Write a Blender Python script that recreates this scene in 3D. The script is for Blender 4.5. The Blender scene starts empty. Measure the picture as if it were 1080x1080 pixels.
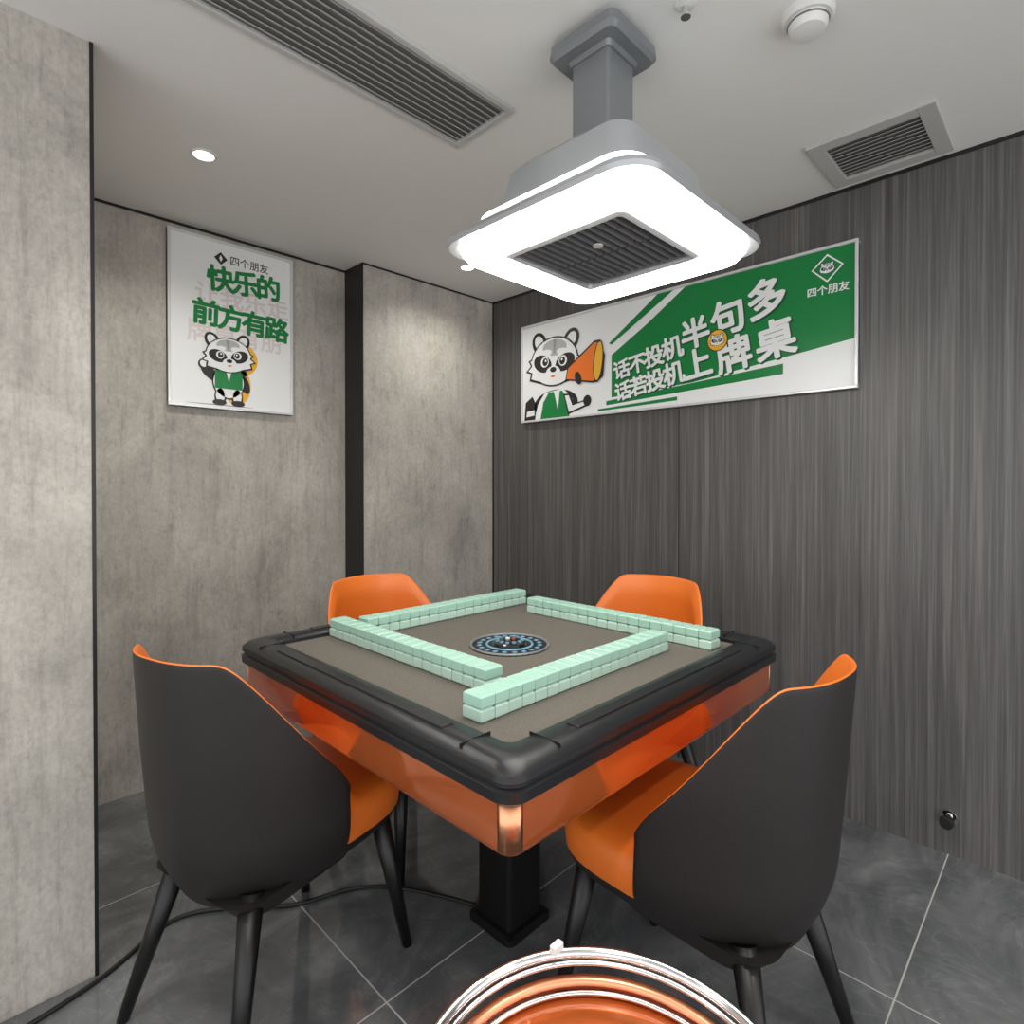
import bpy, bmesh, math, random
from mathutils import Vector, Matrix
random.seed(3)
S=bpy.context.scene
COL=S.collection
try:
    S.view_settings.view_transform='Standard'
except Exception as e: print(e)

# ------------------------------------------------------------ materials
def srgb(r,g,b):
    def f(c):
        c/=255.0
        return c/12.92 if c<=0.04045 else ((c+0.055)/1.055)**2.4
    return (f(r),f(g),f(b),1)
def mat(name,col,rough=.5,metal=0,coat=0,emis=None,es=0,bump=0,bscale=200,var=0,vscale=30,spec=.5):
    m=bpy.data.materials.new(name); m.use_nodes=True
    nt=m.node_tree; b=nt.nodes['Principled BSDF']
    b.inputs['Base Color'].default_value=col
    b.inputs['Roughness'].default_value=rough
    b.inputs['Metallic'].default_value=metal
    b.inputs['Coat Weight'].default_value=coat
    b.inputs['Specular IOR Level'].default_value=spec
    if coat: b.inputs['Coat Roughness'].default_value=.04
    if emis:
        b.inputs['Emission Color'].default_value=emis
        b.inputs['Emission Strength'].default_value=es
    tc=nt.nodes.new('ShaderNodeTexCoord')
    if bump:
        n=nt.nodes.new('ShaderNodeTexNoise'); n.inputs['Scale'].default_value=bscale; n.inputs['Detail'].default_value=4
        nt.links.new(tc.outputs['Object'],n.inputs['Vector'])
        bp=nt.nodes.new('ShaderNodeBump'); bp.inputs['Strength'].default_value=bump; bp.inputs['Distance'].default_value=.002
        nt.links.new(n.outputs['Fac'],bp.inputs['Height']); nt.links.new(bp.outputs['Normal'],b.inputs['Normal'])
    if var:
        n=nt.nodes.new('ShaderNodeTexNoise'); n.inputs['Scale'].default_value=vscale; n.inputs['Detail'].default_value=5
        nt.links.new(tc.outputs['Object'],n.inputs['Vector'])
        r=nt.nodes.new('ShaderNodeValToRGB')
        r.color_ramp.elements[0].position=.3; r.color_ramp.elements[1].position=.7
        r.color_ramp.elements[0].color=(col[0]*(1-var),col[1]*(1-var),col[2]*(1-var),1)
        r.color_ramp.elements[1].color=(min(1,col[0]*(1+var)),min(1,col[1]*(1+var)),min(1,col[2]*(1+var)),1)
        nt.links.new(n.outputs['Fac'],r.inputs['Fac']); nt.links.new(r.outputs['Color'],b.inputs['Base Color'])
    return m
def ramp(nt,fac,stops):
    r=nt.nodes.new('ShaderNodeValToRGB')
    cr=r.color_ramp
    while len(cr.elements)<len(stops): cr.elements.new(.5)
    for e,(p,c) in zip(cr.elements,stops): e.position=p; e.color=c
    nt.links.new(fac,r.inputs['Fac']); return r.outputs['Color']
def noise(nt,scale3,scale=1,detail=6,rough=.6,dist=0):
    tc=nt.nodes.new('ShaderNodeTexCoord'); mp=nt.nodes.new('ShaderNodeMapping')
    mp.inputs['Scale'].default_value=scale3
    nt.links.new(tc.outputs['Object'],mp.inputs['Vector'])
    n=nt.nodes.new('ShaderNodeTexNoise'); n.inputs['Scale'].default_value=scale
    n.inputs['Detail'].default_value=detail; n.inputs['Roughness'].default_value=rough; n.inputs['Distortion'].default_value=dist
    nt.links.new(mp.outputs['Vector'],n.inputs['Vector']); return n.outputs['Fac']
def mix(nt,a,b,f,mode='MIX'):
    m=nt.nodes.new('ShaderNodeMix'); m.data_type='RGBA'; m.blend_type=mode
    if isinstance(f,(int,float)): m.inputs[0].default_value=f
    else: nt.links.new(f,m.inputs[0])
    for s,i in ((a,6),(b,7)):
        if isinstance(s,tuple): m.inputs[i].default_value=s
        else: nt.links.new(s,m.inputs[i])
    return m.outputs[2]

def concrete():
    m=bpy.data.materials.new('concrete_panel'); m.use_nodes=True; nt=m.node_tree; b=nt.nodes['Principled BSDF']
    big=noise(nt,(1,1,.7),3.2,10,.68,.5)
    c1=ramp(nt,big,[(.30,srgb(152,148,141)),(.47,srgb(180,175,166)),(.55,srgb(188,183,174)),(.70,srgb(206,201,192))])
    st=noise(nt,(26,26,2.0),1.5,9,.78,.4)
    c2=ramp(nt,st,[(.36,(.62,.62,.61,1)),(.5,(1,1,1,1)),(.8,(1.10,1.10,1.10,1))])
    c=mix(nt,c1,c2,.5,'MULTIPLY')
    pt_=noise(nt,(1,1,.55),22,8,.72,.2)
    c4=ramp(nt,pt_,[(.30,(.66,.66,.65,1)),(.44,(1,1,1,1))])
    c=mix(nt,c,c4,.75,'MULTIPLY')
    fn=noise(nt,(1,1,.7),90,6,.7)
    c3=ramp(nt,fn,[(.35,(.76,.76,.76,1)),(.6,(1.05,1.05,1.05,1))])
    c=mix(nt,c,c3,.65,'MULTIPLY')
    nt.links.new(c,b.inputs['Base Color']); b.inputs['Roughness'].default_value=.5
    bp=nt.nodes.new('ShaderNodeBump'); bp.inputs['Strength'].default_value=.25; bp.inputs['Distance'].default_value=.002
    nt.links.new(fn,bp.inputs['Height']); nt.links.new(bp.outputs['Normal'],b.inputs['Normal'])
    return m
def woodwall():
    m=bpy.data.materials.new('dark_wood_panel'); m.use_nodes=True; nt=m.node_tree; b=nt.nodes['Principled BSDF']
    a=noise(nt,(1,75,1.1),1,6,.65,.2)
    c1=ramp(nt,a,[(.28,srgb(74,72,72)),(.48,srgb(91,89,88)),(.72,srgb(120,117,115))])
    f=noise(nt,(1,260,4),1,4,.6)
    c2=ramp(nt,f,[(.35,(.70,.70,.70,1)),(.6,(1.05,1.05,1.05,1))])
    c=mix(nt,c1,c2,.65,'MULTIPLY')
    w=noise(nt,(1,6,.5),1,3,.5)
    c3=ramp(nt,w,[(.3,(.86,.86,.87,1)),(.7,(1.08,1.08,1.08,1))])
    c=mix(nt,c,c3,.8,'MULTIPLY')
    nt.links.new(c,b.inputs['Base Color']); b.inputs['Roughness'].default_value=.42
    return m
def floormat():
    m=bpy.data.materials.new('grey_marble_tile'); m.use_nodes=True; nt=m.node_tree; b=nt.nodes['Principled BSDF']
    a=noise(nt,(1,1.6,1),2.2,9,.62,1.3)
    c=ramp(nt,a,[(.3,srgb(78,80,82)),(.48,srgb(100,102,104)),(.6,srgb(118,120,121)),(.75,srgb(148,149,150))])
    v=noise(nt,(1.3,.8,1),3,8,.6,2.2)
    vc=ramp(nt,v,[(.485,(1,1,1,1)),(.5,(1.4,1.4,1.4,1)),(.515,(1,1,1,1))])
    c=mix(nt,c,vc,.6,'MULTIPLY')
    tc=nt.nodes.new('ShaderNodeTexCoord'); sp=nt.nodes.new('ShaderNodeSeparateXYZ'); nt.links.new(tc.outputs['Object'],sp.inputs[0])
    def line(out,off):
        def mn(op,a,v=None,b2=None):
            n=nt.nodes.new('ShaderNodeMath'); n.operation=op
            nt.links.new(a,n.inputs[0])
            if b2 is not None: nt.links.new(b2,n.inputs[1])
            elif v is not None: n.inputs[1].default_value=v
            return n.outputs[0]
        x=mn('SUBTRACT',out,off); x=mn('ADD',x,8.45); x=mn('MODULO',x,.845); x=mn('SUBTRACT',x,.4225); x=mn('ABSOLUTE',x)
        return mn('GREATER_THAN',x,.4225-.0019)
    l1=line(sp.outputs[0],.75); l2=line(sp.outputs[1],.31)
    mx=nt.nodes.new('ShaderNodeMath'); mx.operation='MAXIMUM'; nt.links.new(l1,mx.inputs[0]); nt.links.new(l2,mx.inputs[1])
    c=mix(nt,c,srgb(190,190,186),mx.outputs[0])
    nt.links.new(c,b.inputs['Base Color']); b.inputs['Roughness'].default_value=.08
    b.inputs['Specular IOR Level'].default_value=.75
    return m
M={}
M['conc']=concrete(); M['wood']=woodwall(); M['floor']=floormat()
M['ceil']=mat('ceiling_paint',srgb(232,232,229),.8,bump=.05)
M['black']=mat('black_metal_trim',srgb(22,22,23),.4)
M['blackpl']=mat('black_plastic',srgb(27,28,31),.3,bump=.12,bscale=900)
M['blackgl']=mat('black_gloss',srgb(14,14,16),.15,coat=.5)
M['blackmt']=mat('black_matte_steel',srgb(16,16,17),.5,spec=.3)
M['groove']=mat('groove',srgb(8,8,9),.6)
M['leatherb']=mat('black_leather',srgb(37,34,33),.5,bump=.35,bscale=420,spec=.35)
M['leathero']=mat('orange_leather',srgb(232,118,38),.4,bump=.3,bscale=420)
M['legs']=mat('black_leg',srgb(16,16,17),.38)
M['copper']=mat('copper_gloss',srgb(206,104,48),.10,metal=.45,coat=1)
M['coppermetal']=mat('copper_metal',srgb(240,168,128),.3,metal=1)
M['felt']=mat('felt',srgb(101,95,87),.95,var=.3,vscale=420,bump=.3,bscale=700)
M['mint']=mat('tile_mint',srgb(170,211,193),.28)
M['mint2']=mat('tile_pale',srgb(190,220,205),.28)
M['chrome']=mat('chrome',srgb(225,225,225),.12,metal=1)
M['silver']=mat('silver_paint',srgb(176,179,182),.32,metal=.4)
M['greyp']=mat('grey_paint',srgb(132,135,138),.38,metal=.3)
M['glow']=mat('led_diffuser',srgb(255,255,250),.5,emis=(1,.97,.9,1),es=17)
M['glowband']=mat('added_glow_band',srgb(255,255,250),.5,emis=(1,.97,.9,1),es=8)  # glow added to the white housing line to brighten ceiling and upper walls
M['glow2']=mat('downlight_glow',(1,1,1,1),.5,emis=(1,.97,.92,1),es=9)
M['white']=mat('white_plastic',srgb(226,226,224),.4)
M['grille']=mat('vent_grey',srgb(190,190,188),.5)
M['ventd']=mat('vent_dark',srgb(112,112,110),.8)
M['pw']=mat('poster_white',srgb(238,240,240),.3)
M['pg']=mat('poster_green',srgb(10,128,62),.3)
M['pdg']=mat('poster_dark_green',srgb(14,84,44),.35)
M['pk']=mat('poster_black',srgb(38,36,37),.35)
M['pgy']=mat('poster_grey',srgb(150,152,152),.35)
M['plg']=mat('poster_light_grey',srgb(178,180,182),.35)
M['pp']=mat('poster_ghost',srgb(226,216,216),.35)
M['py']=mat('poster_yellow',srgb(240,180,50),.35)
M['po']=mat('poster_orange',srgb(238,120,40),.35)
M['frame']=mat('aluminium_frame',srgb(222,223,225),.3,metal=.3)
M['blue']=mat('dial_blue',srgb(120,165,190),.3)
M['rubber']=mat('cable_rubber',srgb(20,20,20),.5)
M['red']=mat('red_led',srgb(220,60,40),.3)

# ------------------------------------------------------------ helpers
def empty(name,loc=(0,0,0),rot=0):
    e=bpy.data.objects.new(name,None); e.location=loc; e.rotation_euler=(0,0,rot); e.empty_display_size=.1
    COL.objects.link(e); return e
def mk(name,verts,faces,mats,parent=None,smooth=False,fm=None,sub=0,bev=0):
    me=bpy.data.meshes.new(name); me.from_pydata([tuple(v) for v in verts],[],faces)
    if not isinstance(mats,(list,tuple)): mats=[mats]
    for m in mats: me.materials.append(m)
    if fm:
        for p,i in zip(me.polygons,fm): p.material_index=i
    bm=bmesh.new(); bm.from_mesh(me); bmesh.ops.recalc_face_normals(bm,faces=bm.faces); bm.to_mesh(me); bm.free()
    for p in me.polygons: p.use_smooth=smooth
    o=bpy.data.objects.new(name,me); COL.objects.link(o)
    if parent: o.parent=parent
    if bev:
        b=o.modifiers.new('b','BEVEL'); b.width=bev; b.segments=3; b.limit_method='ANGLE'; b.angle_limit=math.radians(40)
    if sub:
        s=o.modifiers.new('s','SUBSURF'); s.levels=sub; s.render_levels=sub
    return o
def boxgeo(x0,x1,y0,y1,z0,z1):
    v=[(x0,y0,z0),(x1,y0,z0),(x1,y1,z0),(x0,y1,z0),(x0,y0,z1),(x1,y0,z1),(x1,y1,z1),(x0,y1,z1)]
    f=[(0,3,2,1),(4,5,6,7),(0,1,5,4),(1,2,6,5),(2,3,7,6),(3,0,4,7)]
    return v,f
def box(name,x0,x1,y0,y1,z0,z1,m,parent=None,bev=0):
    v,f=boxgeo(x0,x1,y0,y1,z0,z1)
    return mk(name,v,f,m,parent,bev=bev,smooth=False)
def boxes(name,lst,m,parent=None,bev=0):
    V=[];F=[]
    for b in lst:
        v,f=boxgeo(*b); o=len(V); V+=v; F+=[tuple(i+o for i in q) for q in f]
    return mk(name,V,F,m,parent,bev=bev)
def rsq(hx,hy,r,z,n=7):
    pts=[]
    r=min(r,hx*.999,hy*.999)
    for cx,cy,a0 in ((1,1,0),(-1,1,90),(-1,-1,180),(1,-1,270)):
        for i in range(n+1):
            a=math.radians(a0+90*i/n)
            pts.append((cx*(hx-r)+r*math.cos(a),cy*(hy-r)+r*math.sin(a),z))
    return pts
def loft(name,prof,m,parent=None,cap0=True,cap1=True,closed=False,smooth=False,c=(0,0),n=7):
    V=[];F=[]
    k=4*(n+1)
    for p in prof:
        if len(p)==3: p=(p[0],p[0],p[1],p[2])
        V+=[(x+c[0],y+c[1],z) for x,y,z in rsq(p[0],p[1],p[2],p[3],n)]
    R=len(prof)
    for i in range(R if closed else R-1):
        a=i*k; b=((i+1)%R)*k
        for j in range(k):
            F.append((a+j,a+(j+1)%k,b+(j+1)%k,b+j))
    if not closed:
        if cap0: F.append(tuple(range(k-1,-1,-1)))
        if cap1: F.append(tuple(range((R-1)*k,R*k)))
    o=mk(name,V,F,m,parent)
    if smooth:
        for p in o.data.polygons: p.use_smooth=len(p.vertices)==4
        try: o.data.set_sharp_from_angle(angle=math.radians(35))
        except Exception as e: print(e)
    return o
def lathe(name,prof,m,parent=None,c=(0,0,0),n=40,smooth=True):
    V=[];F=[]
    for r,z in prof:
        for j in range(n):
            a=2*math.pi*j/n; V.append((c[0]+r*math.cos(a),c[1]+r*math.sin(a),c[2]+z))
    for i in range(len(prof)-1):
        for j in range(n): F.append((i*n+j,i*n+(j+1)%n,(i+1)*n+(j+1)%n,(i+1)*n+j))
    F.append(tuple(range(n-1,-1,-1))); F.append(tuple(range((len(prof)-1)*n,len(prof)*n)))
    o=mk(name,V,F,m,parent)
    if smooth:
        for p in o.data.polygons: p.use_smooth=len(p.vertices)==4
        try: o.data.set_sharp_from_angle(angle=math.radians(40))
        except Exception: pass
    return o
def cyl(name,p0,p1,r0,r1,m,parent=None,n=20):
    p0=Vector(p0);p1=Vector(p1);d=(p1-p0).normalized()
    q=d.to_track_quat('Z','Y')
    V=[];F=[]
    for p,r in ((p0,r0),(p1,r1)):
        for j in range(n):
            a=2*math.pi*j/n; V.append(p+q@Vector((r*math.cos(a),r*math.sin(a),0)))
    for j in range(n): F.append((j,(j+1)%n,n+(j+1)%n,n+j))
    F.append(tuple(range(n-1,-1,-1)));F.append(tuple(range(n,2*n)))
    o=mk(name,V,F,m,parent)
    for p in o.data.polygons: p.use_smooth=len(p.vertices)==4
    return o
def torus(name,R,r,z,m,parent=None,c=(0,0),n=96,k=14):
    V=[];F=[]
    for i in range(n):
        a=2*math.pi*i/n
        for j in range(k):
            b=2*math.pi*j/k; rr=R+r*math.cos(b)
            V.append((c[0]+rr*math.cos(a),c[1]+rr*math.sin(a),z+r*math.sin(b)))
    for i in range(n):
        for j in range(k):
            F.append((i*k+j,((i+1)%n)*k+j,((i+1)%n)*k+(j+1)%k,i*k+(j+1)%k))
    return mk(name,V,F,m,parent,smooth=True)
def tube(name,pts,r,m,parent=None):
    cu=bpy.data.curves.new(name,'CURVE'); cu.dimensions='3D'; cu.bevel_depth=r; cu.bevel_resolution=4
    sp=cu.splines.new('NURBS'); sp.points.add(len(pts)-1)
    for p,q in zip(sp.points,pts): p.co=(*q,1)
    sp.use_endpoint_u=True; sp.order_u=4; sp.resolution_u=16
    cu.materials.append(m)
    o=bpy.data.objects.new(name,cu); COL.objects.link(o)
    if parent: o.parent=parent
    return o

# ------------------------------------------------------------ room
ZC=2.293; XR=2.355; YB=2.65; YP=2.486
box('floor',-1.6,XR+.1,-1.6,YB+.1,-.06,0,M['floor'])
box('ceiling',-1.6,XR+.1,-1.6,YB+.1,ZC,ZC+.06,M['ceil'])
box('wall_right',XR,XR+.1,-1.6,YB+.1,0,ZC,M['wood'])
box('wall_back',.29,XR,YB,YB+.1,0,ZC,M['conc'])
box('wall_pillar',1.489,XR,YP,YB,0,ZC,M['conc'])
box('wall_left',-1.6,.286,1.73,YB+.1,0,ZC,M['conc'])
box('trim_1',1.4835,1.489,YP-.003,YB,0,ZC,M['black'])
box('trim_2',.284,.292,1.727,1.76,0,ZC,M['black'])
box('trim_3',XR-.006,XR,YP-.006,YP,0,ZC,M['black'])
box('trim_4',XR-.0015,XR,1.2815,1.2845,0,ZC,M['groove'])
box('trim_5',.292,1.4835,YB-.004,YB,ZC-.010,ZC,M['black'])
box('trim_6',1.489,XR-.006,YP-.004,YP,ZC-.008,ZC,M['black'])
box('shadow_gap_strip',XR-.005,XR,-1.6,YP-.006,ZC-.012,ZC,M['black'])  # black strip drawn for the shade in the gap under the ceiling

# ------------------------------------------------------------ ceiling fixtures
def vent(name,x0,x1,y0,y1,along,pitch,fw=.018,mm='grille'):
    e=empty(name,((x0+x1)/2,(y0+y1)/2,ZC))
    hx,hy=(x1-x0)/2,(y1-y0)/2
    boxes('vent_frame',[(-hx,hx,-hy,-hy+fw,-.012,0),(-hx,hx,hy-fw,hy,-.012,0),(-hx,-hx+fw,-hy+fw,hy-fw,-.012,0),(hx-fw,hx,-hy+fw,hy-fw,-.012,0)],M[mm],e,bev=.002)
    box('vent_backing',-hx+fw,hx-fw,-hy+fw,hy-fw,-.002,0,M['ventd'],e)
    V=[];F=[]
    fcs=[(0,3,2,1),(4,5,6,7),(0,1,5,4),(1,2,6,5),(2,3,7,6),(3,0,4,7)]
    L=hy if along=='x' else hx
    W_=(hx if along=='x' else hy)-fw
    n=int((2*L-2*fw)/pitch)
    for i in range(n):
        y=-L+fw+pitch*(i+.5); o=len(V)
        q=[(-W_,y-pitch*.36,-.011),(W_,y-pitch*.36,-.011),(W_,y+pitch*.22,-.004),(-W_,y+pitch*.22,-.004),
           (-W_,y-pitch*.36,-.0095),(W_,y-pitch*.36,-.0095),(W_,y+pitch*.22,-.0025),(-W_,y+pitch*.22,-.0025)]
        if along!='x': q=[(b,a,c) for a,b,c in q]
        V+=q; F+=[tuple(k+o for k in f) for f in fcs]
    mk('vent_slats',V,F,M[mm],e)
vent('air_conditioning_vent',-.35,1.19,1.165,1.42,'x',.0215)
vent('air_conditioning_vent.001',1.98,2.31,.30,.64,'y',.0225,.045)
e=empty('smoke_detector',(1.426,.456,ZC))
lathe('detector_base',[(.056,0),(.056,-.012),(.05,-.018)],M['white'],e)
lathe('detector_head',[(.042,-.018),(.042,-.03),(.036,-.042),(.018,-.046)],M['white'],e)
torus('detector_slot',.0425,.002,-.024,M['ventd'],e)
e=empty('fire_sprinkler',(1.2,.64,ZC))
lathe('sprinkler_plate',[(.024,0),(.022,-.006),(.010,-.009)],M['white'],e)
lathe('sprinkler_body',[(.007,-.009),(.005,-.028),(.003,-.032)],M['chrome'],e)
lathe('sprinkler_deflector',[(.011,-.032),(.011,-.034)],M['chrome'],e)
def downlight(name,x,y,power):
    e=empty(name,(x,y,ZC))
    torus('downlight_trim',.034,.005,-.001,M['white'],e,n=40,k=8)
    lathe('downlight_lens',[(.031,0),(.031,-.003)],M['glow2'],e,smooth=False)
    L=bpy.data.lights.new('downlight_lamp','SPOT'); L.energy=power; L.color=(1,.96,.9); L.spot_size=math.radians(150); L.spot_blend=1; L.shadow_soft_size=.05
    o=bpy.data.objects.new('downlight_lamp',L); o.location=(0,0,-.03); o.parent=e; COL.objects.link(o)
downlight('ceiling_downlight',1.885,2.175,17)
downlight('ceiling_downlight.001',.642,2.05,26)
downlight('added_fill_light_1',.2,.2,32)  # unseen lamp added close to the camera as fill light
downlight('added_fill_light_2',-.2,1.1,20)  # added lamp left of the view, brightens the room
downlight('added_fill_light_3',1.1,-.6,36)  # added lamp outside the view on the right, for fill

# ------------------------------------------------------------ ceiling lamp with extractor
lx,ly=1.165,.84
e=empty('ceiling_extractor_lamp',(lx,ly,ZC))
def Z(z): return z-ZC
loft('mount_spacer',[(.07,.015,0),(.07,.015,-.02)],M['greyp'],e,smooth=True)
loft('mount_plate',[(.085,.02,-.014),(.096,.022,-.02),(.098,.022,-.044),(.090,.02,-.054)],M['greyp'],e,smooth=True)
loft('mount_collar',[(.064,.012,-.052),(.060,.012,-.066)],M['greyp'],e,smooth=True)
loft('column_tube',[(.054,.008,-.06),(.054,.008,Z(1.98))],M['greyp'],e,smooth=True)
loft('housing',[(.065,.02,Z(2.012)),(.09,.03,Z(2.006)),(.155,.05,Z(1.982)),(.176,.05,Z(1.962)),(.184,.05,Z(1.90)),(.20,.055,Z(1.862)),(.21,.06,Z(1.85))],M['silver'],e,smooth=True)
loft('housing_skirt',[(.185,.055,Z(1.868)),(.215,.06,Z(1.86)),(.265,.07,Z(1.822)),(.288,.075,Z(1.806)),(.292,.078,Z(1.796)),(.288,.075,Z(1.787)),(.264,.07,Z(1.790))],M['silver'],e,smooth=True)
loft('housing_band',[(.222,.062,Z(1.857)),(.225,.062,Z(1.861)),(.229,.064,Z(1.857)),(.227,.064,Z(1.85))],M['glowband'],e,closed=True,smooth=True)
loft('led_ring',[(.264,.07,Z(1.793)),(.266,.07,Z(1.779)),(.252,.065,Z(1.760)),(.19,.03,Z(1.764)),(.174,.02,Z(1.78)),(.174,.02,Z(1.793))],M['glow'],e,closed=True,smooth=True)
loft('grille_frame',[(.174,.02,Z(1.796)),(.173,.02,Z(1.770)),(.16,.012,Z(1.766)),(.156,.01,Z(1.774)),(.156,.01,Z(1.796))],M['silver'],e,closed=True,smooth=True)
box('grille_plate',-.156,.156,-.156,.156,Z(1.785),Z(1.79),M['blackgl'],e)
sl=[]
for i in range(13):
    y=-.132+i*.022
    sl.append((-.145,-.004,y-.004,y+.004,Z(1.774),Z(1.785)))
    sl.append((.004,.145,y-.004,y+.004,Z(1.774),Z(1.785)))
boxes('grille_slats',sl,M['greyp'],e)
lathe('switch_dot',[(.012,Z(1.773)),(.012,Z(1.770))],M['white'],e,c=(-.06,-.03,0))

# ------------------------------------------------------------ mahjong table
tx,ty=1.145,1.142
T=empty('mahjong_table',(tx,ty,0))
loft('frame_rim',[(.505,.03,.718),(.528,.035,.718),(.538,.04,.726),(.539,.04,.744),(.533,.038,.748),(.533,.038,.753),(.538,.04,.757),(.537,.04,.769),(.524,.035,.780),(.505,.03,.784),(.468,.02,.782),(.457,.015,.774),(.455,.015,.760)],M['blackpl'],T,closed=True,smooth=True)
box('playing_felt',-.46,.46,-.46,.46,.745,.765,M['felt'],T)
pads=[]
for s in (1,-1):
    pads.append((-.34,.34,s*.497-.014,s*.497+.014,.780,.7862)); pads.append((s*.497-.014,s*.497+.014,-.34,.34,.780,.7862))
boxes('frame_inlays',pads,M['blackpl'],T,bev=.002)
V=[];F=[]
for sx in (1,-1):
    for sy in (1,-1):
        for (a,b) in (((.459,.41),(.528,.41)),((.41,.459),(.41,.528))):
            x0,x1=min(a[0],b[0])-.0006,max(a[0],b[0])+.0006; y0,y1=min(a[1],b[1])-.0006,max(a[1],b[1])+.0006
            v,f=boxgeo(*(sorted((sx*x0,sx*x1))+sorted((sy*y0,sy*y1))+[.776,.7843])); o=len(V); V+=v; F+=[tuple(i+o for i in q) for q in f]
mk('frame_seams',V,F,M['groove'],T)
loft('apron',[(.505,.025,.722),(.524,.028,.721),(.524,.028,.646),(.518,.025,.634),(.50,.02,.632)],M['copper'],T,smooth=True)
V=[];F=[]
for q in range(4):
    a0=q*90
    ring=[]
    for i in range(9):
        a=math.radians(a0+90*i/8)
        cx=(.524-.028)*(1 if q in(0,3) else -1); cy=(.524-.028)*(1 if q in(0,1) else -1)
        ring.append((cx+.0285*math.cos(a),cy+.0285*math.sin(a)))
    o=len(V)
    for z in (.719,.640):
        V+=[(x,y,z) for x,y in ring]
    for i in range(8): F.append((o+i,o+i+1,o+9+i+1,o+9+i))
cg=mk('corner_guards',V,F,M['coppermetal'],T,smooth=True)
m_=cg.modifiers.new('s','SOLIDIFY'); m_.thickness=.002
loft('under_housing',[(.46,.03,.636),(.45,.03,.625),(.36,.03,.59),(.12,.03,.53)],M['blackmt'],T,smooth=True)
loft('pedestal',[(.064,.012,.54),(.064,.012,.015)],M['blackmt'],T,smooth=True)
loft('pedestal_foot',[(.078,.02,.02),(.085,.02,.014),(.085,.02,0)],M['blackmt'],T,smooth=True)
lathe('dial_disc',[(.112,.765),(.112,.768)],M['groove'],T)
torus('dial_ring_outer',.108,.004,.768,M['greyp'],T)
torus('dial_ring_mid',.064,.003,.769,M['blue'],T,n=60)
lathe('dial_glass',[(.05,.768),(.046,.776),(.03,.781),(.01,.782)],M['blackgl'],T)
dots=[]
for i in range(20):
    a=2*math.pi*i/20
    x,y=.085*math.cos(a),.085*math.sin(a)
    dots.append((x-.006,x+.006,y-.005,y+.005,.768,.770))
boxes('dial_marks',dots,M['blue'],T)
dots=[]
for i in range(12):
    a=2*math.pi*i/12+.1
    x,y=.035*math.cos(a),.035*math.sin(a)
    dots.append((x-.004,x+.004,y-.004,y+.004,.777,.783))
boxes('dial_pips',dots,M['blue'],T)
boxes('dial_dice',[(-.01,.000,-.003,.007,.781,.788)],M['white'],T,bev=.002)
boxes('dial_led',[(.004,.012,-.012,-.004,.781,.785)],M['red'],T,bev=.001)

V=[];F=[];FM=[]
def rtile(cx,cy,dx,dy,z0,z1,mi):
    b=.0035
    pr=[(b,z0),(0,z0+b),(0,z1-b),(b,z1)]
    o=len(V)
    for ins,z in pr:
        V.extend([(cx-dx+ins,cy-dy+ins,z),(cx+dx-ins,cy-dy+ins,z),(cx+dx-ins,cy+dy-ins,z),(cx-dx+ins,cy+dy-ins,z)])
    for i in range(3):
        for j in range(4):
            F.append((o+i*4+j,o+i*4+(j+1)%4,o+(i+1)*4+(j+1)%4,o+(i+1)*4+j)); FM.append(mi)
    F.append((o+3,o+2,o+1,o)); FM.append(mi); F.append((o+12,o+13,o+14,o+15)); FM.append(mi)
P=.038; zf=.7652
def wall(x0,y0,d):
    for i in range(18):
        for k in range(2):
            j=random.uniform(-.0006,.0006)
            if d=='x': cx,cy,dx,dy=x0+P*(i+.5),y0+j,P/2-.0009,.0255
            else: cx,cy,dx,dy=x0+j,y0+P*(i+.5),.0255,P/2-.0009
            z=zf+k*.0265
            rtile(cx-tx,cy-ty,dx,dy,z,z+.026,k)
wall(.864,.908,'y'); wall(.722,.822,'x'); wall(.914,1.530,'x'); wall(1.512,.712,'y')
tiles=mk('mahjong_tiles',V,F,[M['mint2'],M['mint']],None,fm=FM)
tiles.location=(tx,ty,0)

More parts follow.
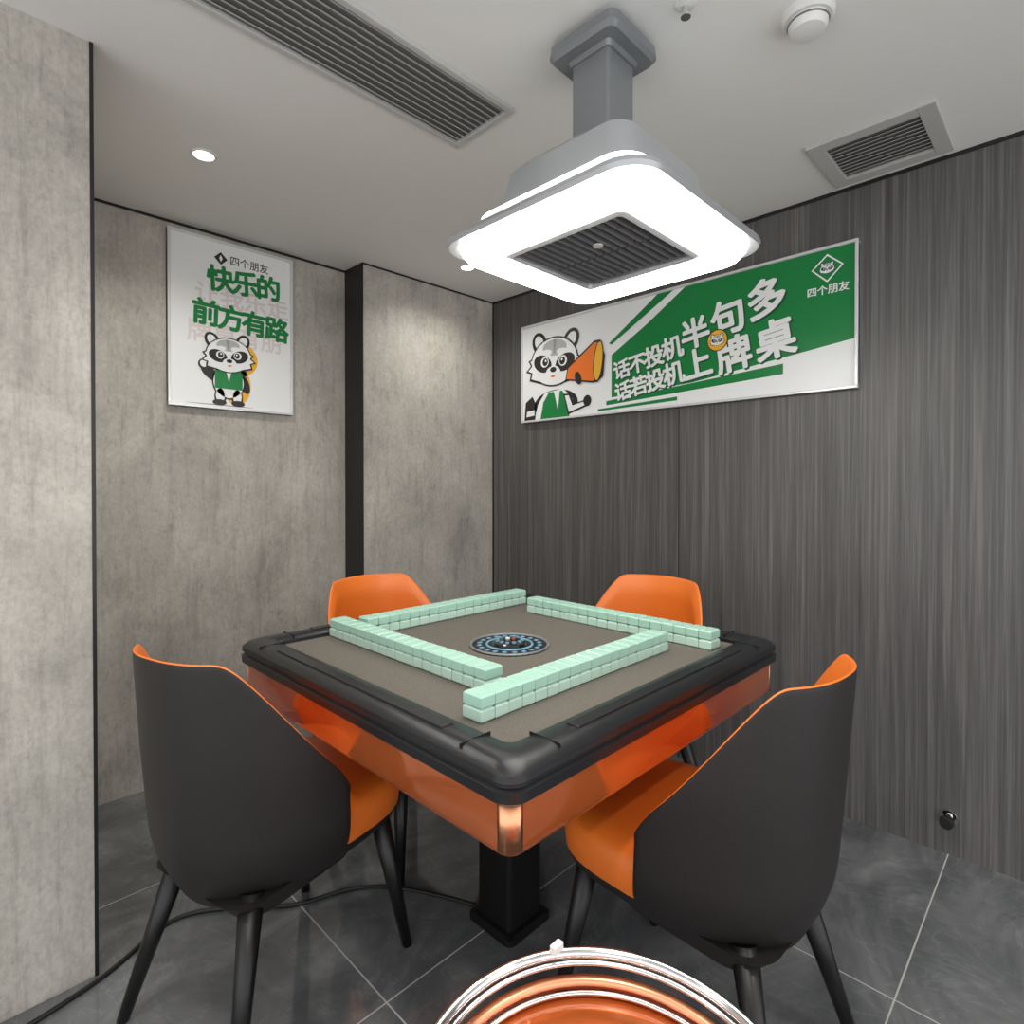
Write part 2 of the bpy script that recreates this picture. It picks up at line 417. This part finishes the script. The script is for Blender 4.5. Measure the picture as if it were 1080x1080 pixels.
# ------------------------------------------------------------ chairs
def sstep(x): x=max(0,min(1,x)); return x*x*(3-2*x)
def chair(name,bx,by,ang):
    a=math.radians(ang)
    ox=bx+.27*math.cos(a); oy=by+.27*math.sin(a)
    e=empty(name,(ox,oy,0),a)
    NT,NS=40,20
    ZB=.312
    def pt(t,s,off=0):
        at=abs(t)
        r_=max(0,at-.42)/.58
        ztop=.868-.285*(.6*r_+.4*sstep(r_))-.010*at
        if at>.9: ztop-=.03*((at-.9)/.1)**2
        zb=ZB+.012*at**3
        z=zb+(ztop-zb)*s
        k=(z-ZB)/(.868-ZB)
        lo=math.sin(min(1,max(0,k)*3.4+.02)*math.pi/2)
        w=(.262-off)*(.62+.38*lo)
        w*=1-.06*max(0,k-.55)/.45
        w*=.93+.07*min(1,k*1.6)
        d=.275
        ang_=t*math.pi/2
        sn=math.copysign(abs(math.sin(ang_))**.88,t)
        x=-.27+off+.045*(1-k)+.05*(1-lo)+ (d-off)*(1-math.cos(ang_))
        return (x,w*sn,z)
    V=[];F=[];FM=[]
    TH=.026
    for s in range(NS+1):
        for i in range(NT+1): V.append(pt(-1+2*i/NT,s/NS))
    nb=len(V)
    for s in range(NS+1):
        for i in range(NT+1):
            th=TH*(.26 if s==NS else (.62 if s==NS-1 else 1))
            v=pt(-1+2*i/NT,s/NS,th)
            V.append((v[0],v[1],v[2]-(.002 if s==NS else 0)))
    W=NT+1
    for s in range(NS):
        for i in range(NT):
            F.append((s*W+i,s*W+i+1,(s+1)*W+i+1,(s+1)*W+i)); FM.append(0)
            F.append((nb+s*W+i,nb+(s+1)*W+i,nb+(s+1)*W+i+1,nb+s*W+i+1)); FM.append(1)
    for i in range(NT):
        F.append((NS*W+i,NS*W+i+1,nb+NS*W+i+1,nb+NS*W+i)); FM.append(1)
        F.append((i,nb+i,nb+i+1,i+1)); FM.append(0)
    for s in range(NS):
        F.append((s*W,(s+1)*W,nb+(s+1)*W,nb+s*W)); FM.append(1)
        F.append((s*W+NT,nb+s*W+NT,nb+(s+1)*W+NT,(s+1)*W+NT)); FM.append(1)
    mk('back_shell',V,F,[M['leatherb'],M['leathero']],e,smooth=True,fm=FM,sub=1)
    n=56
    def seatring(sc,z):
        out=[]
        for j in range(n):
            th=2*math.pi*j/n
            c,s_=math.cos(th),math.sin(th)
            x=math.copysign(abs(c)**(2/3.6),c); y=math.copysign(abs(s_)**(2/3.6),s_)
            xx=x*.24+.065
            hw=.226 if xx>.05 else .226-.060*((.05-xx)/.225)**1.2
            out.append((.065+(xx-.065)*sc,y*hw*sc,z))
        return out
    V=[];F=[];FM=[]
    prof=[(.55,.345),(.86,.353),(.94,.370),(.97,.390),(.985,.395),(1.0,.43),(.985,.460),(.93,.476),(.7,.484),(.3,.482)]
    for sc,z in prof: V+=seatring(sc,z)
    for i in range(len(prof)-1):
        for j in range(n):
            F.append((i*n+j,i*n+(j+1)%n,(i+1)*n+(j+1)%n,(i+1)*n+j)); FM.append(0 if i<3 else 1)
    F.append(tuple(range(n-1,-1,-1))); FM.append(0); F.append(tuple(range((len(prof)-1)*n,len(prof)*n))); FM.append(1)
    mk('seat_cushion',V,F,[M['leatherb'],M['leathero']],e,smooth=True,fm=FM)
    loft('under_pan',[(.09,.11,.05,.298),(.15,.15,.06,.308),(.19,.17,.06,.355)],M['leatherb'],e,smooth=True)
    i=1
    for sx in (1,-1):
        for sy in (1,-1):
            if sx>0: top=(.215,sy*.155,.37); bot=(.275,sy*.20,0)
            else: top=(-.13,sy*.13,.36); bot=(-.225,sy*.205,0)
            cyl('leg_%d'%i,bot,top,.0125,.026,M['legs'],e); i+=1
    return e
chair('dining_chair',.308,1.330,13.6)
chair('dining_chair.001',1.190,.302,88)
chair('dining_chair.002',1.19,1.995,-90)
chair('dining_chair.003',2.005,1.145,180)

# ------------------------------------------------------------ posters
class Pl:
    def __init__(s,o,u,n,e): s.o=Vector(o);s.u=Vector(u);s.v=Vector((0,0,1));s.n=Vector(n);s.e=e;s.k=0
    def w(s,u,v,l): return s.o+s.u*u+s.v*v+s.n*(l*.0003)
    def poly(s,name,pts,m,l):
        o=mk(name,[s.w(u,v,l)-s.e.location for u,v in pts],[tuple(range(len(pts)))],M[m],s.e)
        if o.data.polygons[0].normal.dot(s.n)<0: o.data.flip_normals()
        return o
    def ell(s,name,cu,cv,rx,ry,m,l,rot=0,n=36):
        r=math.radians(rot); P=[]
        for i in range(n):
            a=2*math.pi*i/n; x=rx*math.cos(a); y=ry*math.sin(a)
            P.append((cu+x*math.cos(r)-y*math.sin(r),cv+x*math.sin(r)+y*math.cos(r)))
        return s.poly(name,P,m,l)
    def text(s,name,t,cu,cv,size,m,l,rot=0,bold=0):
        offs=[(0,0)]
        if bold:
            b=bold*size
            offs=[(b*math.cos(k*math.pi/4),b*math.sin(k*math.pi/4)) for k in range(8)]+[(0,0)]
        R=Matrix((s.u,s.v,s.n)).transposed().to_4x4()
        cu_=bpy.data.curves.new(name,'FONT'); cu_.body=t; cu_.size=size; cu_.align_x='CENTER'; cu_.align_y='CENTER'
        cu_.materials.append(M[m])
        for i,(du,dv) in enumerate(offs):
            o=bpy.data.objects.new(name,cu_); COL.objects.link(o); o.parent=s.e
            o.matrix_local=Matrix.Translation(s.w(cu+du,cv+dv,l+i*.05)-s.e.location)@R@Matrix.Rotation(math.radians(rot),4,'Z')
def raccoon_head(p,cu,cv,s,L,tilt=0):
    r=math.radians(tilt)
    def T_(x,y): return cu+s*(x*math.cos(r)-y*math.sin(r)),cv+s*(x*math.sin(r)+y*math.cos(r))
    def E(n,x,y,rx,ry,m,l,ro=0):
        a,b=T_(x,y); p.ell(n,a,b,rx*s,ry*s,m,L+l,ro+tilt)
    def Pg(n,pts,m,l): p.poly(n,[T_(x,y) for x,y in pts],m,L+l)
    for q in (-1,1):
        E('ear_outline',q*.66,.62,.30,.38,'pk',0,-q*30)
        E('ear_inner',q*.67,.64,.18,.25,'pw',1,-q*30)
        Pg('cheek_outline',[(q*.7,.25),(q*1.12,.08),(q*1.0,-.08),(q*1.2,-.28),(q*.98,-.34),(q*1.02,-.58),(q*.5,-.7)],'pk',1)
        Pg('cheek_fur',[(q*.7,.2),(q*1.03,.06),(q*.92,-.09),(q*1.1,-.25),(q*.9,-.32),(q*.94,-.52),(q*.5,-.63)],'pw',2.5)
    E('head_outline',0,0,1.0,.80,'pk',1)
    E('head_fur',0,0,.95,.75,'pw',2.7)
    E('forehead',0,.44,.5,.26,'plg',3)
    Pg('forehead_stripe',[(-.07,.70),(.07,.70),(.03,.25),(-.03,.25)],'pgy',3.5)
    for q in (-1,1):
        E('brow',q*.42,.25,.32,.14,'pw',3.7,-q*12)
        E('eye_patch',q*.47,-.05,.40,.27,'pk',4.2,q*20)
        E('eye_white',q*.38,.0,.17,.17,'pw',5.2)
        E('eye_pupil',q*.36,.0,.115,.125,'pk',6)
        E('eye_glint',q*.34,.04,.04,.04,'pw',7)
    E('muzzle',0,-.36,.3,.22,'pw',5)
    E('nose',0,-.26,.13,.085,'pk',6)
    E('mouth',0,-.47,.09,.04,'po',6)

u0=Vector((XR-.018,2.232,1.561)); Wd,Ht=1.658,.532
B=empty('framed_banner_poster',(XR,(2.232+.574)/2,1.561+Ht/2))
def fr(e,bxs,m,name,bev=0): 
    l=e.location
    return boxes(name,[(a-l.x,b-l.x,c-l.y,d-l.y,g-l.z,h-l.z) for a,b,c,d,g,h in bxs],m,e,bev=bev)
fr(B,[(XR-.018,XR,.574,2.232,1.561,2.093)],M['pw'],'banner_board')
t=.011
fr(B,[(XR-.028,XR,.574,2.232,1.561,1.561+t),(XR-.028,XR,.574,2.232,2.093-t,2.093),(XR-.028,XR,.574,.574+t,1.561+t,2.093-t),(XR-.028,XR,2.232-t,2.232,1.561+t,2.093-t)],M['frame'],'banner_frame',.002)
p=Pl(u0,(0,-1,0),(-1,0,0),B)
W1=Wd-t; H1=Ht-t
p.poly('green_field',[(.60,.29),(.78,.42),(.965,H1),(W1,H1),(W1,.18),(1.02,.10),(.60,.08)],'pg',1)
p.poly('white_wedge',[(.60,.31),(.60,.285),(.80,.40),(.985,H1),(.95,H1),(.78,.43)],'pw',2)
p.poly('ray_top',[(.585,.345),(.60,.335),(.76,.425),(.93,H1),(.85,H1)],'pg',3)
p.poly('white_mid',[(W1,.18),(1.0,.095),(.9,.06),(W1,.06)],'pw',2)
p.poly('ray_low',[(.57,.045),(1.40,.085),(1.40,.125),(.57,.065)],'pg',3)
p.poly('ray_low2',[(.52,.02),(.95,.03),(.95,.046),(.52,.03)],'pg',5)
for nm,ln in (('slogan_a',[('话',.66,.202,.094),('不',.746,.217,.096),('投',.834,.236,.101),('机',.926,.258,.106),('半',1.035,.302,.138),('句',1.180,.340,.152),('多',1.335,.382,.160)]),
              ('slogan_b',[('话',.668,.098,.094),('若',.753,.112,.096),('投',.841,.127,.101),('机',.933,.144,.106),('上',1.045,.168,.138),('牌',1.205,.184,.152),('桌',1.370,.214,.160)])):
    for i,(c,u,v,sz) in enumerate(ln):
        p.text(nm+'_shadow_%d'%i,c,u+.006,v-.006,sz,'pdg',5,rot=9,bold=.042)
        p.text(nm+'_%d'%i,c,u,v,sz,'pw',7,rot=9,bold=.032)
p.ell('coin_rim',1.135,.262,.046,.046,'pk',9); p.ell('coin',1.135,.262,.042,.042,'py',10)
raccoon_head(p,1.135,.262,.029,11)
p.poly('logo_diamond_border',[(1.555,.505),(1.61,.455),(1.555,.40),(1.50,.455)],'pw',5)
p.poly('logo_diamond',[(1.555,.497),(1.603,.455),(1.555,.408),(1.507,.455)],'pg',6)
raccoon_head(p,1.555,.452,.024,7)
p.text('logo_text','四个朋友',1.557,.372,.036,'pw',6,bold=.02)
p.ell('body_outline',.245,.085,.15,.075,'pk',3)
p.poly('body_fur',[(.10,.012),(.12,.09),(.17,.15),(.30,.16),(.36,.10),(.38,.012)],'pw',4)
p.poly('vest',[(.14,.012),(.16,.10),(.20,.15),(.29,.15),(.33,.10),(.34,.012)],'pg',5)
p.poly('vest_shirt',[(.235,.15),(.275,.15),(.262,.05)],'pw',6)
p.poly('arm_outline',[(.30,.13),(.33,.02),(.46,.055),(.47,.09),(.37,.075),(.345,.13)],'pk',6)
p.poly('arm',[(.31,.12),(.337,.033),(.453,.063),(.458,.082),(.36,.065),(.335,.12)],'pw',7)
p.ell('hand',.455,.08,.025,.028,'pk',8)
p.poly('tail_outline',[(.02,.012),(.03,.11),(.08,.14),(.11,.09),(.10,.012)],'pk',3)
p.poly('tail_stripe',[(.035,.03),(.04,.06),(.095,.065),(.095,.035)],'pw',4)
raccoon_head(p,.235,.31,.165,9,tilt=-4)
p.poly('megaphone_outline',[(.315,.20),(.33,.265),(.50,.372),(.535,.372),(.565,.29),(.555,.19),(.52,.165),(.49,.165)],'pk',18)
p.poly('megaphone',[(.322,.205),(.335,.258),(.50,.362),(.525,.36),(.548,.28),(.535,.19),(.49,.174)],'po',19)
p.ell('megaphone_bell',.525,.268,.03,.102,'pk',20,-6); p.ell('megaphone_mouth',.525,.268,.024,.094,'py',21,-6)
p.ell('megaphone_grip',.40,.20,.02,.035,'pk',21,20)

Q=empty('framed_wall_poster',(.9445,YB,1.9))
fr(Q,[(.685,1.204,YB-.018,YB,1.54,2.26)],M['pw'],'poster_board')
fr(Q,[(.685,1.204,YB-.026,YB,1.54,1.54+t),(.685,1.204,YB-.026,YB,2.26-t,2.26),(.685,.685+t,YB-.026,YB,1.54+t,2.26-t),(1.204-t,1.204,YB-.026,YB,1.54+t,2.26-t)],M['frame'],'poster_frame',.002)
p=Pl((.685,YB-.018,1.54),(1,0,0),(0,-1,0),Q)
p.poly('logo_diamond',[(.205,.672),(.232,.645),(.205,.618),(.178,.645)],'pk',1)
p.poly('logo_mark',[(.205,.66),(.212,.645),(.205,.630),(.198,.645)],'pw',2)
p.text('logo_text','四个朋友',.325,.645,.042,'pk',1,bold=.01)
p.text('ghost_1','让我乐走',.30,.475,.10,'pp',1,bold=.02)
p.text('ghost_2','牌桌有朋',.27,.315,.10,'pp',1,bold=.02)
for i,(c,u) in enumerate(zip('快乐的',(.205,.308,.408))): p.text('title_a_%d'%i,c,u,.548+.004*i,.114,'pg',4,rot=3,bold=.036)
for i,(c,u) in enumerate(zip('前方有路',(.145,.245,.345,.445))): p.text('title_b_%d'%i,c,u,.395-.006*i,.114,'pg',4,rot=-2,bold=.036)
p.ell('shadow_head',.268,.225,.09,.078,'py',2); p.ell('shadow_body',.268,.11,.06,.085,'py',2)
p.ell('body_outline',.235,.12,.068,.075,'pk',5); p.ell('body_fur',.235,.12,.062,.069,'pw',6)
p.poly('vest',[(.178,.09),(.178,.16),(.205,.185),(.265,.185),(.292,.16),(.292,.09)],'pg',7)
p.poly('vest_shirt',[(.22,.185),(.25,.185),(.235,.12)],'pw',8)
for q in (-1,1):
    p.ell('leg_outline',.235+q*.035,.055,.024,.038,'pk',5); p.ell('leg_fur',.235+q*.035,.06,.018,.030,'pw',6)
    p.ell('shoe',.235+q*.038,.03,.028,.013,'pk',7)
p.ell('arm_l',.16,.15,.022,.045,'pk',5,50); p.ell('arm_r',.30,.12,.02,.045,'pk',5,20)
p.ell('hand_l',.135,.185,.022,.022,'pk',8); p.ell('hand_lw',.135,.187,.015,.015,'pw',9)
raccoon_head(p,.235,.235,.095,10,tilt=4)
p.ell('ground_line',.20,.018,.14,.002,'pgy',1)

# ------------------------------------------------------------ door stop
e=empty('door_stop',(XR,.309,.124))
cyl('stop_plate',(0,0,0),(-.008,0,0),.024,.024,M['chrome'],e)
cyl('stop_stem',(-.008,0,0),(-.04,0,0),.010,.010,M['chrome'],e)
cyl('stop_bumper',(-.04,0,0),(-.058,0,0),.020,.018,M['rubber'],e)

tube('power_cable',[(-.6,1.45,.006),(-.2,1.6,.006),(.12,1.665,.006),(.33,1.70,.006),(.47,1.83,.006),(.613,1.72,.006),(.75,1.58,.006),(.87,1.58,.006),(1.0,1.47,.006),(1.1,1.24,.006)],.0055,M['rubber'])

# ------------------------------------------------------------ round trolley in foreground
cx,cy=.456,.320
e=empty('round_serving_trolley',(cx,cy,0))
torus('rail_ring',.200,.0065,.602,M['chrome'],e)
torus('rail_ring_inner',.1895,.003,.597,M['chrome'],e)
torus('tray_rim',.189,.0075,.574,M['coppermetal'],e)
torus('tray_rim_inner',.176,.003,.570,M['chrome'],e)
lathe('tray_top',[(.188,.552),(.188,.561),(.172,.565),(.02,.565)],M['copper'],e,n=80)
lathe('tray_badge',[(.008,.565),(.008,.5658)],M['white'],e,c=(.05,.115,0),n=24)
torus('lower_rim',.190,.0075,.22,M['chrome'],e)
lathe('tray_lower',[(.188,.205),(.188,.215),(.1,.216)],M['copper'],e,n=80)
for i,ad in enumerate((112,338,225)):
    a=math.radians(ad)
    x,y=math.cos(a)*.200,math.sin(a)*.200
    cyl('post_%d'%(i+1),(x,y,.04),(x,y,.602),.0065,.0065,M['chrome'],e)
    lathe('caster_%d'%(i+1),[(.004,0),(.018,.006),(.022,.02),(.018,.036),(.006,.042)],M['rubber'],e,c=(x,y,0),n=20)
box('rail_clip',-.009,.009,-.005,.005,.606,.617,M['white'],e,bev=.002).location=(.115,.163,0)

# ------------------------------------------------------------ world & camera
w=bpy.data.worlds.new('world'); S.world=w; w.use_nodes=True
w.node_tree.nodes['Background'].inputs[0].default_value=(.98,.985,1,1)
w.node_tree.nodes['Background'].inputs[1].default_value=1.75
cd=bpy.data.cameras.new('camera'); cam=bpy.data.objects.new('camera',cd); COL.objects.link(cam)
cam.location=(0,0,1.21); cam.rotation_euler=(math.radians(90-.5),0,-math.atan2(.711,.703))
cd.sensor_width=36; cd.lens=610/1080*36; cd.shift_y=-(27-5.3)/1080; cd.clip_start=.02
S.camera=cam
